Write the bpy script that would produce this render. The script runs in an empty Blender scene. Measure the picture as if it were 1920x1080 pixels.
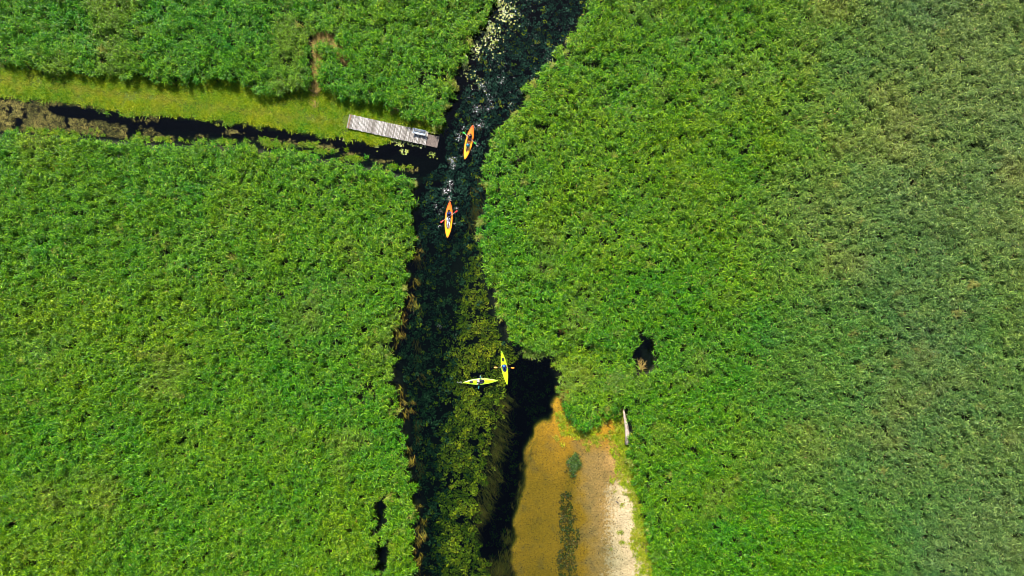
import bpy, bmesh, math, random
import numpy as np
from mathutils import Vector, Matrix, Euler

R = math.radians
random.seed(7)
rng = np.random.default_rng(7)
scene = bpy.context.scene
C = scene.collection

# ------------------------------------------------------------------ camera, sky, sun, exposure
PPM = 14.0                       # photograph pixels per metre on the water plane
LENS = 24.0
H = (1920 / PPM) * LENS / 36.0   # camera height above the water (about 91 m)
cam_d = bpy.data.cameras.new('camera'); cam = bpy.data.objects.new('camera', cam_d); C.objects.link(cam)
cam_d.lens = LENS; cam_d.sensor_width = 36; cam_d.clip_start = 0.5; cam_d.clip_end = 3000
cam.location = (0, 0, H); cam.rotation_euler = (0, 0, 0)
scene.camera = cam

SUN_EL, SUN_AZ = 47.0, -16.0     # azimuth measured clockwise from +Y (picture top)
world = bpy.data.worlds.new('World'); scene.world = world; world.use_nodes = True
wn = world.node_tree.nodes; wn.clear()
sky = wn.new('ShaderNodeTexSky'); sky.sky_type = 'NISHITA'; sky.sun_disc = False
sky.sun_elevation = R(SUN_EL); sky.sun_rotation = R(SUN_AZ); sky.altitude = 150
bg = wn.new('ShaderNodeBackground'); bg.inputs[1].default_value = 0.07
wo = wn.new('ShaderNodeOutputWorld')
world.node_tree.links.new(sky.outputs[0], bg.inputs[0]); world.node_tree.links.new(bg.outputs[0], wo.inputs[0])
sd = bpy.data.lights.new('sun', 'SUN'); sd.energy = 5.0; sd.angle = R(0.5); sd.color = (1.0, 0.95, 0.86)
sun = bpy.data.objects.new('sun', sd); C.objects.link(sun); sun.location = (-10, 40, 60)
dv = Vector((math.sin(R(SUN_AZ)) * math.cos(R(SUN_EL)), math.cos(R(SUN_AZ)) * math.cos(R(SUN_EL)), math.sin(R(SUN_EL))))
sun.rotation_euler = dv.to_track_quat('Z', 'Y').to_euler()
vs = scene.view_settings
vs.view_transform = 'Standard'; vs.look = 'None'; vs.gamma = 1; vs.use_curve_mapping = False
vs.exposure = 1.15
scene.cycles.transparent_max_bounces = 24
scene.cycles.max_bounces = 8
scene.cycles.filter_width = 0.9

# ------------------------------------------------------------------ helpers
def P(x, y, z=0.0):
    """photograph pixel -> world point on the level z"""
    k = (H - z) / H / PPM
    return Vector(((x - 960) * k, (540 - y) * k, z))
def Pa(pts): return np.array([[(x - 960) / PPM, (540 - y) / PPM] for x, y in pts])

def inside(poly, x, y):
    r = np.zeros(x.shape, bool); n = len(poly)
    for i in range(n):
        x0, y0 = poly[i]; x1, y1 = poly[(i + 1) % n]
        if y0 == y1: continue
        c = ((y0 > y) != (y1 > y)) & (x < (x1 - x0) * (y - y0) / (y1 - y0) + x0)
        r ^= c
    return r
def dist_line(pts, x, y, closed=False):
    d = np.full(x.shape, 1e9); n = len(pts)
    for i in range(n if closed else n - 1):
        ax, ay = pts[i]; bx, by = pts[(i + 1) % n]
        vx, vy = bx - ax, by - ay; L = vx * vx + vy * vy + 1e-12
        t = np.clip(((x - ax) * vx + (y - ay) * vy) / L, 0, 1)
        d = np.minimum(d, (x - ax - t * vx) ** 2 + (y - ay - t * vy) ** 2)
    return np.sqrt(d)
def sdf(poly, x, y):
    d = dist_line(poly, x, y, True)
    return np.where(inside(poly, x, y), d, -d)
def sstep(a, b, v):
    t = np.clip((v - a) / (b - a), 0, 1); return t * t * (3 - 2 * t)
_tab = rng.random((8, 256, 256))
def noise(x, y, s, k=0):
    u = x / s + 57.3 + k * 11.1; v = y / s + 91.7 + k * 5.7
    i = np.floor(u).astype(int); j = np.floor(v).astype(int); fu = u - i; fv = v - j
    fu = fu * fu * (3 - 2 * fu); fv = fv * fv * (3 - 2 * fv); T = _tab[k % 8]
    a = T[i % 256, j % 256]; b = T[(i + 1) % 256, j % 256]; c = T[i % 256, (j + 1) % 256]; d = T[(i + 1) % 256, (j + 1) % 256]
    return (a * (1 - fu) + b * fu) * (1 - fv) + (c * (1 - fu) + d * fu) * fv
def fbm(x, y, s, k=0):
    return (noise(x, y, s, k) + .5 * noise(x, y, s / 2.1, k + 1) + .25 * noise(x, y, s / 4.3, k + 2)) / 1.75

def tag(o, label=None, cat=None, group=None, kind=None):
    if label: o['label'] = label
    if cat: o['category'] = cat
    if group: o['group'] = group
    if kind: o['kind'] = kind
    return o
def link(name, me, mat=None, parent=None):
    o = bpy.data.objects.new(name, me); C.objects.link(o)
    if mat and me is not None and not me.materials: me.materials.append(mat)
    if parent: o.parent = parent
    return o
def empty(name, loc, rz=0):
    o = bpy.data.objects.new(name, None); C.objects.link(o); o.location = loc; o.rotation_euler = (0, 0, rz)
    o.empty_display_size = .2; return o
def bm_obj(name, bm, mat, parent=None, smooth=False):
    me = bpy.data.meshes.new(name); bm.to_mesh(me); bm.free()
    if smooth: me.polygons.foreach_set('use_smooth', [True] * len(me.polygons))
    return link(name, me, mat, parent)
def add_box(bm, c, s, rot=None, bevel=0):
    g = bmesh.ops.create_cube(bm, size=1)
    M = Matrix.Translation(c) @ (rot.to_4x4() if rot else Matrix.Identity(4)) @ Matrix.Diagonal((s[0], s[1], s[2], 1))
    bmesh.ops.transform(bm, matrix=M, verts=g['verts'])
    if bevel:
        es = set(e for v in g['verts'] for e in v.link_edges)
        bmesh.ops.bevel(bm, geom=list(es), offset=bevel, segments=1, affect='EDGES', profile=.5)
def add_tube(bm, pts, radii, n=8, caps=True):
    pts = [Vector(p) for p in pts]; rings = []
    for i, p in enumerate(pts):
        t = (pts[min(i + 1, len(pts) - 1)] - pts[max(i - 1, 0)]).normalized()
        a = t.orthogonal().normalized() if i == 0 else (prev - t * prev.dot(t)).normalized()
        prev = a; b = t.cross(a)
        r = radii[i] if hasattr(radii, '__len__') else radii
        rings.append([bm.verts.new(p + (a * math.cos(2 * math.pi * k / n) + b * math.sin(2 * math.pi * k / n)) * r) for k in range(n)])
    for i in range(len(rings) - 1):
        for k in range(n):
            bm.faces.new((rings[i][k], rings[i][(k + 1) % n], rings[i + 1][(k + 1) % n], rings[i + 1][k]))
    if caps:
        bm.faces.new(rings[0][::-1]); bm.faces.new(rings[-1])

# ------------------------------------------------------------------ materials
MATS = {}
class NT:
    def __init__(s, name):
        s.m = bpy.data.materials.new(name); s.m.use_nodes = True; s.t = s.m.node_tree; s.t.nodes.clear()
        s.out = s.t.nodes.new('ShaderNodeOutputMaterial'); MATS[name] = s.m
    def n(s, typ, **kw):
        nd = s.t.nodes.new(typ)
        for k, v in kw.items():
            if k.startswith('i_'):
                key = k[2:]; nd.inputs[int(key) if key.isdigit() else key.replace('_', ' ')].default_value = v
            else: setattr(nd, k, v)
        return nd
    def l(s, a, b): s.t.links.new(a, b)
    def noise(s, scale, detail=4, vec=None, rough=.55):
        nd = s.n('ShaderNodeTexNoise', i_Scale=scale, i_Detail=detail, i_Roughness=rough)
        if vec is not None: s.l(vec, nd.inputs['Vector'])
        return nd.outputs['Fac']
    def ramp(s, fac, stops):
        nd = s.n('ShaderNodeValToRGB'); e = nd.color_ramp.elements
        while len(e) < len(stops): e.new(.5)
        for k, (p, c) in enumerate(stops): e[k].position = p; e[k].color = (*c, 1)
        s.l(fac, nd.inputs[0]); return nd.outputs[0]
    def mix(s, fac, a, b, mode='MIX'):
        nd = s.n('ShaderNodeMix', data_type='RGBA', blend_type=mode)
        for idx, v in ((0, fac), (6, a), (7, b)):
            if isinstance(v, (int, float)): nd.inputs[idx].default_value = v
            elif isinstance(v, tuple): nd.inputs[idx].default_value = (*v, 1)
            else: s.l(v, nd.inputs[idx])
        return nd.outputs[2]
    def math(s, op, a, b=None):
        nd = s.n('ShaderNodeMath', operation=op)
        for idx, v in ((0, a), (1, b)):
            if v is None: continue
            if isinstance(v, (int, float)): nd.inputs[idx].default_value = v
            else: s.l(v, nd.inputs[idx])
        return nd.outputs[0]
    def attr(s, name, kind='GEOMETRY'):
        return s.n('ShaderNodeAttribute', attribute_name=name, attribute_type=kind)
    def pos(s): return s.n('ShaderNodeNewGeometry').outputs['Position']
    def pbsdf(s, col, rough=.6, bump=None, bstr=.4, bdist=.05, spec=.5):
        p = s.n('ShaderNodeBsdfPrincipled', i_Roughness=rough)
        p.inputs['Specular IOR Level'].default_value = spec
        if isinstance(col, tuple): p.inputs['Base Color'].default_value = (*col, 1)
        else: s.l(col, p.inputs['Base Color'])
        if bump is not None:
            b = s.n('ShaderNodeBump', i_Strength=bstr, i_Distance=bdist); s.l(bump, b.inputs['Height']); s.l(b.outputs[0], p.inputs['Normal'])
        return p
    def done(s, sh): s.l(sh.outputs[0], s.out.inputs[0]); return s.m

def leaf_mat(name, c_dark, c_mid, c_pale, c_dry, transl=.35, rough=.45, spec=.5):
    """leaf colour from: per-leaf value 'lv' on the tuft, per-tuft 'tint' (hue zone), 'dry'"""
    t = NT(name)
    lv = t.attr('lv').outputs['Fac']; tint = t.attr('tint', 'INSTANCER').outputs['Fac']; dry = t.attr('dry', 'INSTANCER').outputs['Fac']
    col = t.ramp(lv, [(0.0, c_dark), (.5, c_mid), (.93, c_pale), (1.0, c_dry)])
    hs = t.n('ShaderNodeHueSaturation'); t.l(col, hs.inputs['Color'])
    # tint 0 = blue-green and dull, 1 = yellow-green and fresh
    t.l(t.math('ADD', t.math('MULTIPLY', t.math('SUBTRACT', .5, tint), .07), .5), hs.inputs['Hue'])
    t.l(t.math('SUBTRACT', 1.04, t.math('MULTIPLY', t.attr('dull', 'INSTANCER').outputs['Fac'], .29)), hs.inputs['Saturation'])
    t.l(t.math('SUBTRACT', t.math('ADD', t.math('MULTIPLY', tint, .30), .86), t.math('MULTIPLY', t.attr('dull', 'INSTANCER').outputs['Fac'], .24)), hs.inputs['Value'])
    col = t.mix(dry, hs.outputs[0], c_dry)
    p = t.pbsdf(col, rough, spec=spec)
    tr = t.n('ShaderNodeBsdfTranslucent'); t.l(t.mix(1.0, col, (1.0, 1.1, .5), 'MULTIPLY'), tr.inputs[0])
    ms = t.n('ShaderNodeMixShader'); ms.inputs[0].default_value = transl
    t.l(p.outputs[0], ms.inputs[1]); t.l(tr.outputs[0], ms.inputs[2])
    return t.done(ms)
m_reed = leaf_mat('reed_leaf', (.011, .062, .003), (.050, .195, .003), (.20, .43, .018), (.36, .26, .06), .24, .45, .32)
m_grass = leaf_mat('grass_blade', (.06, .15, .002), (.21, .33, .001), (.36, .46, .004), (.40, .27, .05), .35, .5, .3)
m_weed = leaf_mat('water_weed', (.04, .075, .004), (.19, .26, .006), (.40, .46, .014), (.16, .10, .02), .2, .6, .2)
m_drymat = leaf_mat('straw', (.10, .085, .02), (.24, .19, .04), (.42, .34, .13), (.38, .24, .08), .15, .7, .2)
m_alg = leaf_mat('algae', (.008, .011, .004), (.045, .047, .013), (.17, .16, .04), (.36, .30, .08), .1, .75, .2)
m_pad = leaf_mat('floating_leaf', (.08, .14, .02), (.16, .22, .02), (.28, .33, .06), (.42, .40, .26), .15, .35, .5)

def simple(name, col, rough=.5, var=.15, scale=18, spec=.5, bump=.1):
    t = NT(name); tc = t.n('ShaderNodeTexCoord').outputs['Object']
    nz = t.noise(scale, 4, tc)
    c = t.mix(nz, tuple(v * (1 - var) for v in col), tuple(min(1, v * (1 + var)) for v in col))
    return t.done(t.pbsdf(c, rough, nz, bump, .01, spec))

# ground: mud, bank soil, sand zones through mesh attributes 'sand' (0..1), 'pale' (0..1), 'silt'
def ground_material():
    t = NT('ground'); pos = t.pos()
    n1 = t.noise(.5, 6, pos); n2 = t.noise(3.5, 6, pos, .65); n3 = t.noise(14, 4, pos, .7)
    mud = t.mix(n2, (.010, .012, .006), (.030, .028, .013))
    soil = t.mix(n1, (.05, .09, .006), (.10, .13, .01))
    mud = t.mix(t.attr('soil').outputs['Fac'], mud, soil)
    amber = t.mix(n2, (.20, .10, .004), (.42, .24, .007))
    tan = t.mix(n2, (.25, .145, .032), (.42, .265, .09))
    pale = t.mix(n2, (.36, .28, .14), (.58, .47, .29))
    sa = t.mix(t.ramp(t.math('ADD', t.attr('tan').outputs['Fac'], t.math('MULTIPLY', t.math('SUBTRACT', n1, .5), 1.6)), [(.18, (0, 0, 0)), (.85, (1, 1, 1))]), amber, tan)
    sa = t.mix(t.ramp(t.math('ADD', t.attr('pale').outputs['Fac'], t.math('MULTIPLY', t.math('SUBTRACT', n2, .5), 1.0)), [(.42, (0, 0, 0)), (.62, (1, 1, 1))]), sa, pale)
    # algae stains and dark specks
    st = t.ramp(t.math('MULTIPLY', n1, t.math('ADD', n2, .45)), [(.48, (0, 0, 0)), (.68, (.45, .45, .45))])
    sa = t.mix(st, sa, (.09, .075, .018))
    vor = t.n('ShaderNodeTexVoronoi', i_Scale=3.6); t.l(pos, vor.inputs['Vector'])
    sp = t.math('MULTIPLY', t.ramp(vor.outputs['Distance'], [(.16, (1, 1, 1)), (.30, (0, 0, 0))]), t.ramp(t.noise(1.1, 4, pos), [(.34, (0, 0, 0)), (.56, (.95, .95, .95))]))
    sa = t.mix(sp, sa, (.045, .035, .012))
    gr = t.ramp(t.noise(4.5, 5, pos, .9), [(.34, (.42, .42, .42)), (.5, (.88, .88, .88)), (.66, (1.25, 1.25, 1.25))])
    sa = t.mix(1.0, sa, gr, 'MULTIPLY')
    col = t.mix(t.attr('sand').outputs['Fac'], mud, sa)
    h = t.math('ADD', t.math('MULTIPLY', n2, 1.2), t.math('MULTIPLY', n3, .5))
    return t.done(t.pbsdf(col, .85, h, .7, .12, .25))
m_ground = ground_material()

def water_material():
    t = NT('water'); pos = t.pos()
    mp = t.n('ShaderNodeMapping'); mp.inputs['Scale'].default_value = (1.0, .6, 1); t.l(pos, mp.inputs[0])
    h = t.math('ADD', t.noise(1.1, 3, mp.outputs[0]), t.math('MULTIPLY', t.noise(5.0, 3, mp.outputs[0]), .25))
    b = t.n('ShaderNodeBump', i_Strength=.35, i_Distance=.12); t.l(h, b.inputs['Height'])
    fr = t.n('ShaderNodeFresnel', i_IOR=1.333); t.l(b.outputs[0], fr.inputs['Normal'])
    gl = t.n('ShaderNodeBsdfGlossy', i_Roughness=.06); t.l(b.outputs[0], gl.inputs['Normal'])
    tr = t.n('ShaderNodeBsdfTransparent')
    ms = t.n('ShaderNodeMixShader'); t.l(fr.outputs[0], ms.inputs[0]); t.l(tr.outputs[0], ms.inputs[1]); t.l(gl.outputs[0], ms.inputs[2])
    t.l(ms.outputs[0], t.out.inputs['Surface'])
    va = t.n('ShaderNodeVolumeAbsorption', i_Density=1.6); va.inputs['Color'].default_value = (.05, .31, .23, 1)
    t.l(va.outputs[0], t.out.inputs['Volume'])
    return t.m
m_water = water_material()

# ------------------------------------------------------------------ outline of the place, traced in photograph pixels
WEST_N = [(985, -220), (955, -100), (928, 0), (905, 50), (880, 100), (866, 150), (858, 190), (846, 218), (832, 246)]
CH_TOP = [(-240, 108), (-100, 116), (0, 122), (50, 128), (100, 138), (170, 146), (220, 149), (260, 157), (320, 164), (350, 163), (400, 156), (450, 163),
          (500, 180), (522, 188), (560, 176), (600, 174), (640, 192), (690, 198), (740, 214), (765, 226), (800, 240), (832, 246)]
CH_BOT = [(788, 332), (760, 318), (720, 306), (640, 290), (560, 273), (480, 262), (400, 257), (300, 256), (190, 246), (100, 240), (0, 238), (-100, 230), (-240, 225)]
WEST_S = [(788, 332), (785, 360), (781, 420), (776, 470), (766, 540), (756, 590), (742, 620), (736, 660), (748, 700), (755, 740), (762, 800), (766, 850),
          (776, 900), (784, 950), (783, 1000), (780, 1080), (776, 1200), (770, 1310)]
EAST = [(1230, 1310), (1225, 1180), (1220, 1080), (1214, 1040), (1206, 1005), (1194, 970), (1192, 925), (1183, 890), (1168, 860), (1172, 830), (1162, 795), (1150, 772),
        (1128, 785), (1105, 806), (1080, 800), (1064, 780), (1050, 745), (1038, 700), (1030, 668), (985, 664), (950, 640), (936, 610), (922, 560), (906, 510), (910, 470),
        (894, 440), (900, 400), (908, 350), (904, 310), (914, 270), (934, 248), (950, 220), (974, 205), (984, 170), (1010, 140), (1040, 115), (1050, 90), (1074, 60), (1085, 30), (1105, 0), (1150, -100), (1190, -220)]
OPEN = Pa(WEST_N + [(828, 300)] + WEST_S + EAST)
CHAN = Pa(CH_TOP + [(850, 290), (830, 335)] + CH_BOT)
CHW_TOP = [(-240, 172), (0, 180), (50, 186), (100, 192), (160, 198), (230, 209), (300, 216), (380, 222), (420, 226), (470, 233), (540, 244), (600, 254), (640, 258), (700, 268), (735, 262), (760, 245), (800, 244), (832, 248)]
CHW = Pa(CHW_TOP + [(850, 290), (830, 335)] + CH_BOT)     # water of the side channel
SAND = Pa([(1060, 735), (1040, 752), (1028, 785), (1000, 806), (980, 850), (980, 900), (970, 940), (964, 990), (958, 1035), (962, 1080), (955, 1180), (950, 1310)] + EAST[:17])
DEEP = Pa([(985, 672), (1030, 680), (1042, 740), (1045, 775), (1020, 800), (990, 830), (972, 880), (962, 940), (950, 1000), (950, 1045), (915, 1050), (905, 1010), (930, 940), (942, 880), (952, 800), (955, 740), (960, 690)])
EASTL = Pa(EAST)
HOLES = [(1205, 666, 24, 34), (716, 965, 9, 26), (719, 1040, 13, 34), (1052, 622, 7, 7), (606, 74, 20, 10), (1025, 243, 8, 10), (968, 312, 7, 14), (262, 130, 9, 6), (930, 330, 6, 7), (1090, 480, 5, 4)]
PATHS = [([(1168, 768), (1174, 797), (1175, 833)], 7), ([(597, 82), (592, 110), (597, 178)], 7), ([(622, 82), (640, 100), (652, 122)], 7)]

def hole_mask(x, y):
    m = np.zeros(x.shape, bool)
    wob = .75 + .6 * noise(x, y, 1.1, 5)
    for px, py, rx, ry in HOLES:
        cx, cy = (px - 960) / PPM, (540 - py) / PPM
        m |= ((x - cx) / (rx / PPM)) ** 2 + ((y - cy) / (ry / PPM)) ** 2 < wob
    for pts, w in PATHS: m |= dist_line(Pa(pts), x, y) < w / PPM * wob
    return m

def bed_height(x, y):
    """terrain height; 0 is the water level"""
    wob = (fbm(x, y, 1.6, 3) - .5) * .9
    dO = sdf(OPEN, x, y) + wob; dC = sdf(CHW, x, y) + wob * .7
    dC = dC + 1.3 * (y < np.interp(x, Pa(CHW_TOP)[:, 0], Pa(CHW_TOP)[:, 1]) - 1.2) * (x < -8)
    z = .07 + .05 * fbm(x, y, 2.5, 1)
    dG = sdf(CHAN, x, y)
    z = z + .16 * sstep(-.3, 1.0, dG) * sstep(.2, -1.2, dC)            # grass strip stands a little higher
    # side channel
    z = np.minimum(z, .12 - 1.15 * sstep(-.25, 1.1, dC) - .35 * sstep(.5, 2, dC))
    # main river: depth by reach
    py = 540 - y * PPM; px = 960 + x * PPM
    D = 1.75 - .55 * sstep(360, 520, py)
    dE = dist_line(EASTL, x, y)
    D = D - .35 * sstep(7.5, 3.0, dE) * sstep(380, 470, py)
    D = D + 1.6 * sstep(-1.2, 1.0, sdf(DEEP, x, y))
    river = .10 - (D + .1) * sstep(-1.5, 1.3, dO)
    z = np.minimum(z, river)
    # sand bar
    dS = sdf(SAND, x, y) + (fbm(x, y, 2.2, 2) - .5) * 2.0 + (fbm(x, y, 1.0, 4) - .5) * .6
    sand = .10 * sstep(3.2, .8, dE) - .05 - .10 * sstep(2.5, 7, dE) - .10 * sstep(6, 15, dE) + (fbm(x, y, 3.0, 6) - .5) * .13
    groove = np.exp(-((px - 1068 - (py - 900) * -.03 + 10 * (noise(x, y, 3, 2) - .5)) / 10) ** 2) * sstep(840, 870, py)
    sand = sand - .10 * groove
    k = sstep(-.45, .35, dS)
    z = np.where(dO > -.3, z * (1 - k) + np.maximum(sand, z) * k, z)
    hm = hole_mask(x, y)
    return np.where(hm & (dO < 0) & (dG < 0) & (py > 600), -.7, z)

# ---- ground sheet: fine where it is seen, coarse out to the horizon
xs = np.concatenate([[-1500, -600, -250, -130], np.arange(-92, 92.01, .36), [130, 250, 600, 1500]])
ys = np.concatenate([[-1500, -600, -250, -110], np.arange(-60, 60.01, .36), [110, 250, 600, 1500]])
gx, gy = np.meshgrid(xs, ys)
gz = bed_height(gx, gy)
gz = np.where((np.abs(gx) > 93) | (np.abs(gy) > 61), .08, gz)
def grid_mesh(name, gx, gy, gz):
    ny, nx = gx.shape; me = bpy.data.meshes.new(name)
    v = np.stack([gx, gy, gz], -1).reshape(-1, 3)
    a = (np.arange(ny - 1)[:, None] * nx + np.arange(nx - 1)[None]).ravel()
    f = np.stack([a, a + 1, a + nx + 1, a + nx], -1)
    me.from_pydata(v.tolist(), [], f.tolist()); me.polygons.foreach_set('use_smooth', [True] * len(me.polygons))
    return me
gme = grid_mesh('ground', gx, gy, gz)
dS = sdf(SAND, gx, gy) + (fbm(gx, gy, 1.5, 2) - .5) * 1.2; dE = dist_line(EASTL, gx, gy); dC = sdf(CHAN, gx, gy)
for nm, val in (('sand', sstep(-.7, .1, dS) * (sdf(OPEN, gx, gy) > -1.2)),
                ('tan', sstep(1055, 1120, 960 + gx * PPM + (gy + 25) * 1.5) * sstep(790, 880, 540 - gy * PPM)),
                ('pale', sstep(1075, 1185, 960 + gx * PPM) * .80 * sstep(840, 930, 540 - gy * PPM)),
                ('soil', np.maximum(sstep(-.5, .5, dC) * (sdf(CHW, gx, gy) < .2), (np.abs(gx) > 93) | (np.abs(gy) > 61)) * 1.0)):
    a = gme.attributes.new(nm, 'FLOAT', 'POINT'); a.data.foreach_set('value', np.asarray(val, np.float32).ravel())
ground = link('ground', gme, m_ground); tag(ground, 'dark marsh soil, river bed and sand bar under reeds and water', 'ground', kind='structure')

# ---- water: a closed body whose top is the river surface
bm = bmesh.new(); add_box(bm, (0, 0, -3), (400, 300, 6.0))
water = bm_obj('water', bm, m_water); tag(water, 'dark clear river water with weeds showing through', 'water', kind='structure')

# ------------------------------------------------------------------ plant tufts and the scatterer
def tuft(name, leaves, mat, stalks=()):
    """leaves: rows (x,y,z, azimuth, length, width, elevation, droop, roll, lv); one joined mesh"""
    L = np.array(leaves, float); n = len(L)
    s = np.array([0, .36, .7, 1.0]); wp = np.array([.45, 1.0, .78, .0])
    ca, sa = np.cos(L[:, 3]), np.sin(L[:, 3]); V = np.zeros((n, 7, 3)); p = L[:, 0:3].copy(); prev = 0
    for k in range(4):
        if k:
            ds = (s[k] - s[k - 1]) * L[:, 4]; e = L[:, 6] - L[:, 7] * (s[k] + s[k - 1]) / 2
            p = p + np.stack([ca * np.cos(e) * ds, sa * np.cos(e) * ds, np.sin(e) * ds], -1)
        e = L[:, 6] - L[:, 7] * s[k]
        side = np.stack([-sa * np.cos(L[:, 8]) + ca * -np.sin(e) * np.sin(L[:, 8]), ca * np.cos(L[:, 8]) + sa * -np.sin(e) * np.sin(L[:, 8]), np.cos(e) * np.sin(L[:, 8])], -1)
        w = (L[:, 5] * wp[k] / 2)[:, None]
        if k < 3: V[:, 2 * k] = p - side * w; V[:, 2 * k + 1] = p + side * w
        else: V[:, 6] = p
    verts = V.reshape(-1, 3).tolist(); faces = []; lv = []
    for i in range(n):
        b = 7 * i; faces += [(b, b + 1, b + 3, b + 2), (b + 2, b + 3, b + 5, b + 4), (b + 4, b + 5, b + 6)]; lv += [L[i, 9]] * 3
    for (x, y, h, r, lx, ly) in stalks:
        b = len(verts)
        for (z, rr, ox, oy) in ((0, r, 0, 0), (h, r * .6, lx, ly)):
            for q in range(3): verts.append((x + ox + rr * math.cos(q * 2.09), y + oy + rr * math.sin(q * 2.09), z))
        faces += [(b + q, b + (q + 1) % 3, b + 3 + (q + 1) % 3, b + 3 + q) for q in range(3)]; lv += [.55] * 3
    me = bpy.data.meshes.new(name); me.from_pydata(verts, [], faces)
    a = me.attributes.new('lv', 'FLOAT', 'FACE'); a.data.foreach_set('value', np.array(lv, np.float32))
    me.materials.append(mat)
    return bpy.data.objects.new(name, me)
_cols = {}
def variants(key, objs):
    c = bpy.data.collections.new(key)
    for o in objs: c.objects.link(o)
    _cols[key] = (c, len(objs)); return key

def scatter(name, key, pts, rot, scl, attrs, label, cat, idx=None, parent=None):
    c, nv = _cols[key]; n = len(pts)
    me = bpy.data.meshes.new(name); me.vertices.add(n); me.vertices.foreach_set('co', np.asarray(pts, np.float32).ravel())
    def put(nm, typ, arr, field):
        a = me.attributes.new(nm, typ, 'POINT'); a.data.foreach_set(field, np.ascontiguousarray(arr).ravel())
    put('rot', 'FLOAT_VECTOR', np.asarray(rot, np.float32), 'vector')
    put('scl', 'FLOAT_VECTOR', np.asarray(scl, np.float32), 'vector')
    put('idx', 'INT', (rng.integers(0, nv, n) if idx is None else idx).astype(np.int32), 'value')
    for k, v in attrs.items(): put(k, 'FLOAT', np.asarray(v, np.float32), 'value')
    o = link(name, me)
    g = bpy.data.node_groups.new(name + '_scatter', 'GeometryNodeTree')
    g.interface.new_socket('Geometry', in_out='INPUT', socket_type='NodeSocketGeometry')
    g.interface.new_socket('Geometry', in_out='OUTPUT', socket_type='NodeSocketGeometry')
    N = g.nodes; gi = N.new('NodeGroupInput'); go = N.new('NodeGroupOutput'); ip = N.new('GeometryNodeInstanceOnPoints')
    ci = N.new('GeometryNodeCollectionInfo'); ci.inputs[0].default_value = c; ci.inputs[1].default_value = True; ci.inputs[2].default_value = True
    def na(nm, typ):
        q = N.new('GeometryNodeInputNamedAttribute'); q.data_type = typ; q.inputs[0].default_value = nm; return q.outputs[0]
    er = N.new('FunctionNodeEulerToRotation')
    g.links.new(gi.outputs[0], ip.inputs['Points']); g.links.new(ci.outputs[0], ip.inputs['Instance']); ip.inputs['Pick Instance'].default_value = True
    g.links.new(na('idx', 'INT'), ip.inputs['Instance Index']); g.links.new(na('rot', 'FLOAT_VECTOR'), er.inputs[0])
    g.links.new(er.outputs[0], ip.inputs['Rotation']); g.links.new(na('scl', 'FLOAT_VECTOR'), ip.inputs['Scale'])
    g.links.new(ip.outputs[0], go.inputs[0])
    o.modifiers.new('scatter', 'NODES').node_group = g
    tag(o, label, cat, kind='stuff')
    return o

U = random.uniform; GA = random.gauss
def lvr():  # per-leaf value: most mid green, some pale, few straw
    v = min(.92, max(0, GA(.48, .30))); return 1.0 if random.random() < .012 else v
def reed_tuft(k):
    lv, st = [], []
    for _ in range(11):
        a, r = U(0, 6.28), .46 * math.sqrt(random.random()); x, y = r * math.cos(a), r * math.sin(a)
        h = U(1.5, 2.4) * (1 - .35 * (r / .46) ** 2); lx, ly = GA(.06, .14), GA(-.05, .14); st.append((x, y, h, .012, lx, ly))
        for q in range(7):
            f = .45 + .55 * (q + random.random()) / 7
            lv.append((x + lx * f, y + ly * f, h * f, U(0, 6.28) if random.random() < .6 else GA(-.9, .8), U(.32, .62), U(.045, .078), U(.4, 1.2), U(.7, 1.9), GA(0, .45), lvr()))
    return tuft('reed_tuft_%02d' % k, lv, m_reed, st)
variants('reeds', [reed_tuft(k) for k in range(14)])
def grass_tuft(k):
    lv = []
    for _ in range(30):
        a, r = U(0, 6.28), .26 * math.sqrt(random.random())
        lv.append((r * math.cos(a), r * math.sin(a), 0, U(0, 6.28), U(.16, .42), U(.03, .06), U(.5, 1.4), U(.5, 1.6), GA(0, .4), lvr()))
    return tuft('grass_tuft_%02d' % k, lv, m_grass)
variants('grass', [grass_tuft(k) for k in range(8)])
def weed_tuft(k):   # rosette of broad submerged leaves
    lv = []
    for _ in range(13):
        a, r = U(0, 6.28), .20 * math.sqrt(random.random())
        lv.append((r * math.cos(a), r * math.sin(a), U(0, .12), a + GA(0, .7), U(.15, .27), U(.10, .17), U(.0, .9), U(.4, 1.2), GA(0, .35), min(.95, max(0, GA(.5, .25)))))
    return tuft('weed_rosette_%02d' % k, lv, m_weed)
variants('weeds', [weed_tuft(k) for k in range(8)])
m_stone = leaf_mat('stonewort', (.008, .026, .016), (.025, .078, .046), (.06, .15, .085), (.06, .09, .05), .15, .6, .2)
def deep_weed(k):
    o = weed_tuft(k); o.data.materials.clear(); o.data.materials.append(m_stone); o.name = 'stonewort_%02d' % k; return o
variants('stoneworts', [deep_weed(k) for k in range(6)])
m_dweed = leaf_mat('dark_weed', (.010, .018, .003), (.03, .05, .005), (.10, .14, .012), (.10, .06, .012), .15, .6, .2)
def dark_weed(k):
    o = weed_tuft(k); o.data.materials.clear(); o.data.materials.append(m_dweed); o.name = 'dark_weed_%02d' % k; return o
variants('dark_weeds', [dark_weed(k) for k in range(6)])
m_ribbon = leaf_mat('ribbon_weed_leaf', (.02, .022, .004), (.14, .14, .012), (.34, .30, .03), (.20, .12, .015), .15, .6, .2)
def strand_tuft(k):  # long ribbons streaming with the current (+X of the tuft)
    lv = []
    for _ in range(9):
        lv.append((U(-.4, .4), U(-.45, .45), U(-.08, .05), GA(0, .30), U(.5, 1.3), U(.03, .055), U(-.05, .25), U(-.1, .5), GA(0, .3), min(1, max(0, GA(.45, .28)))))
    return tuft('ribbon_weed_%02d' % k, lv, m_ribbon)
variants('ribbons', [strand_tuft(k) for k in range(6)])
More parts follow.
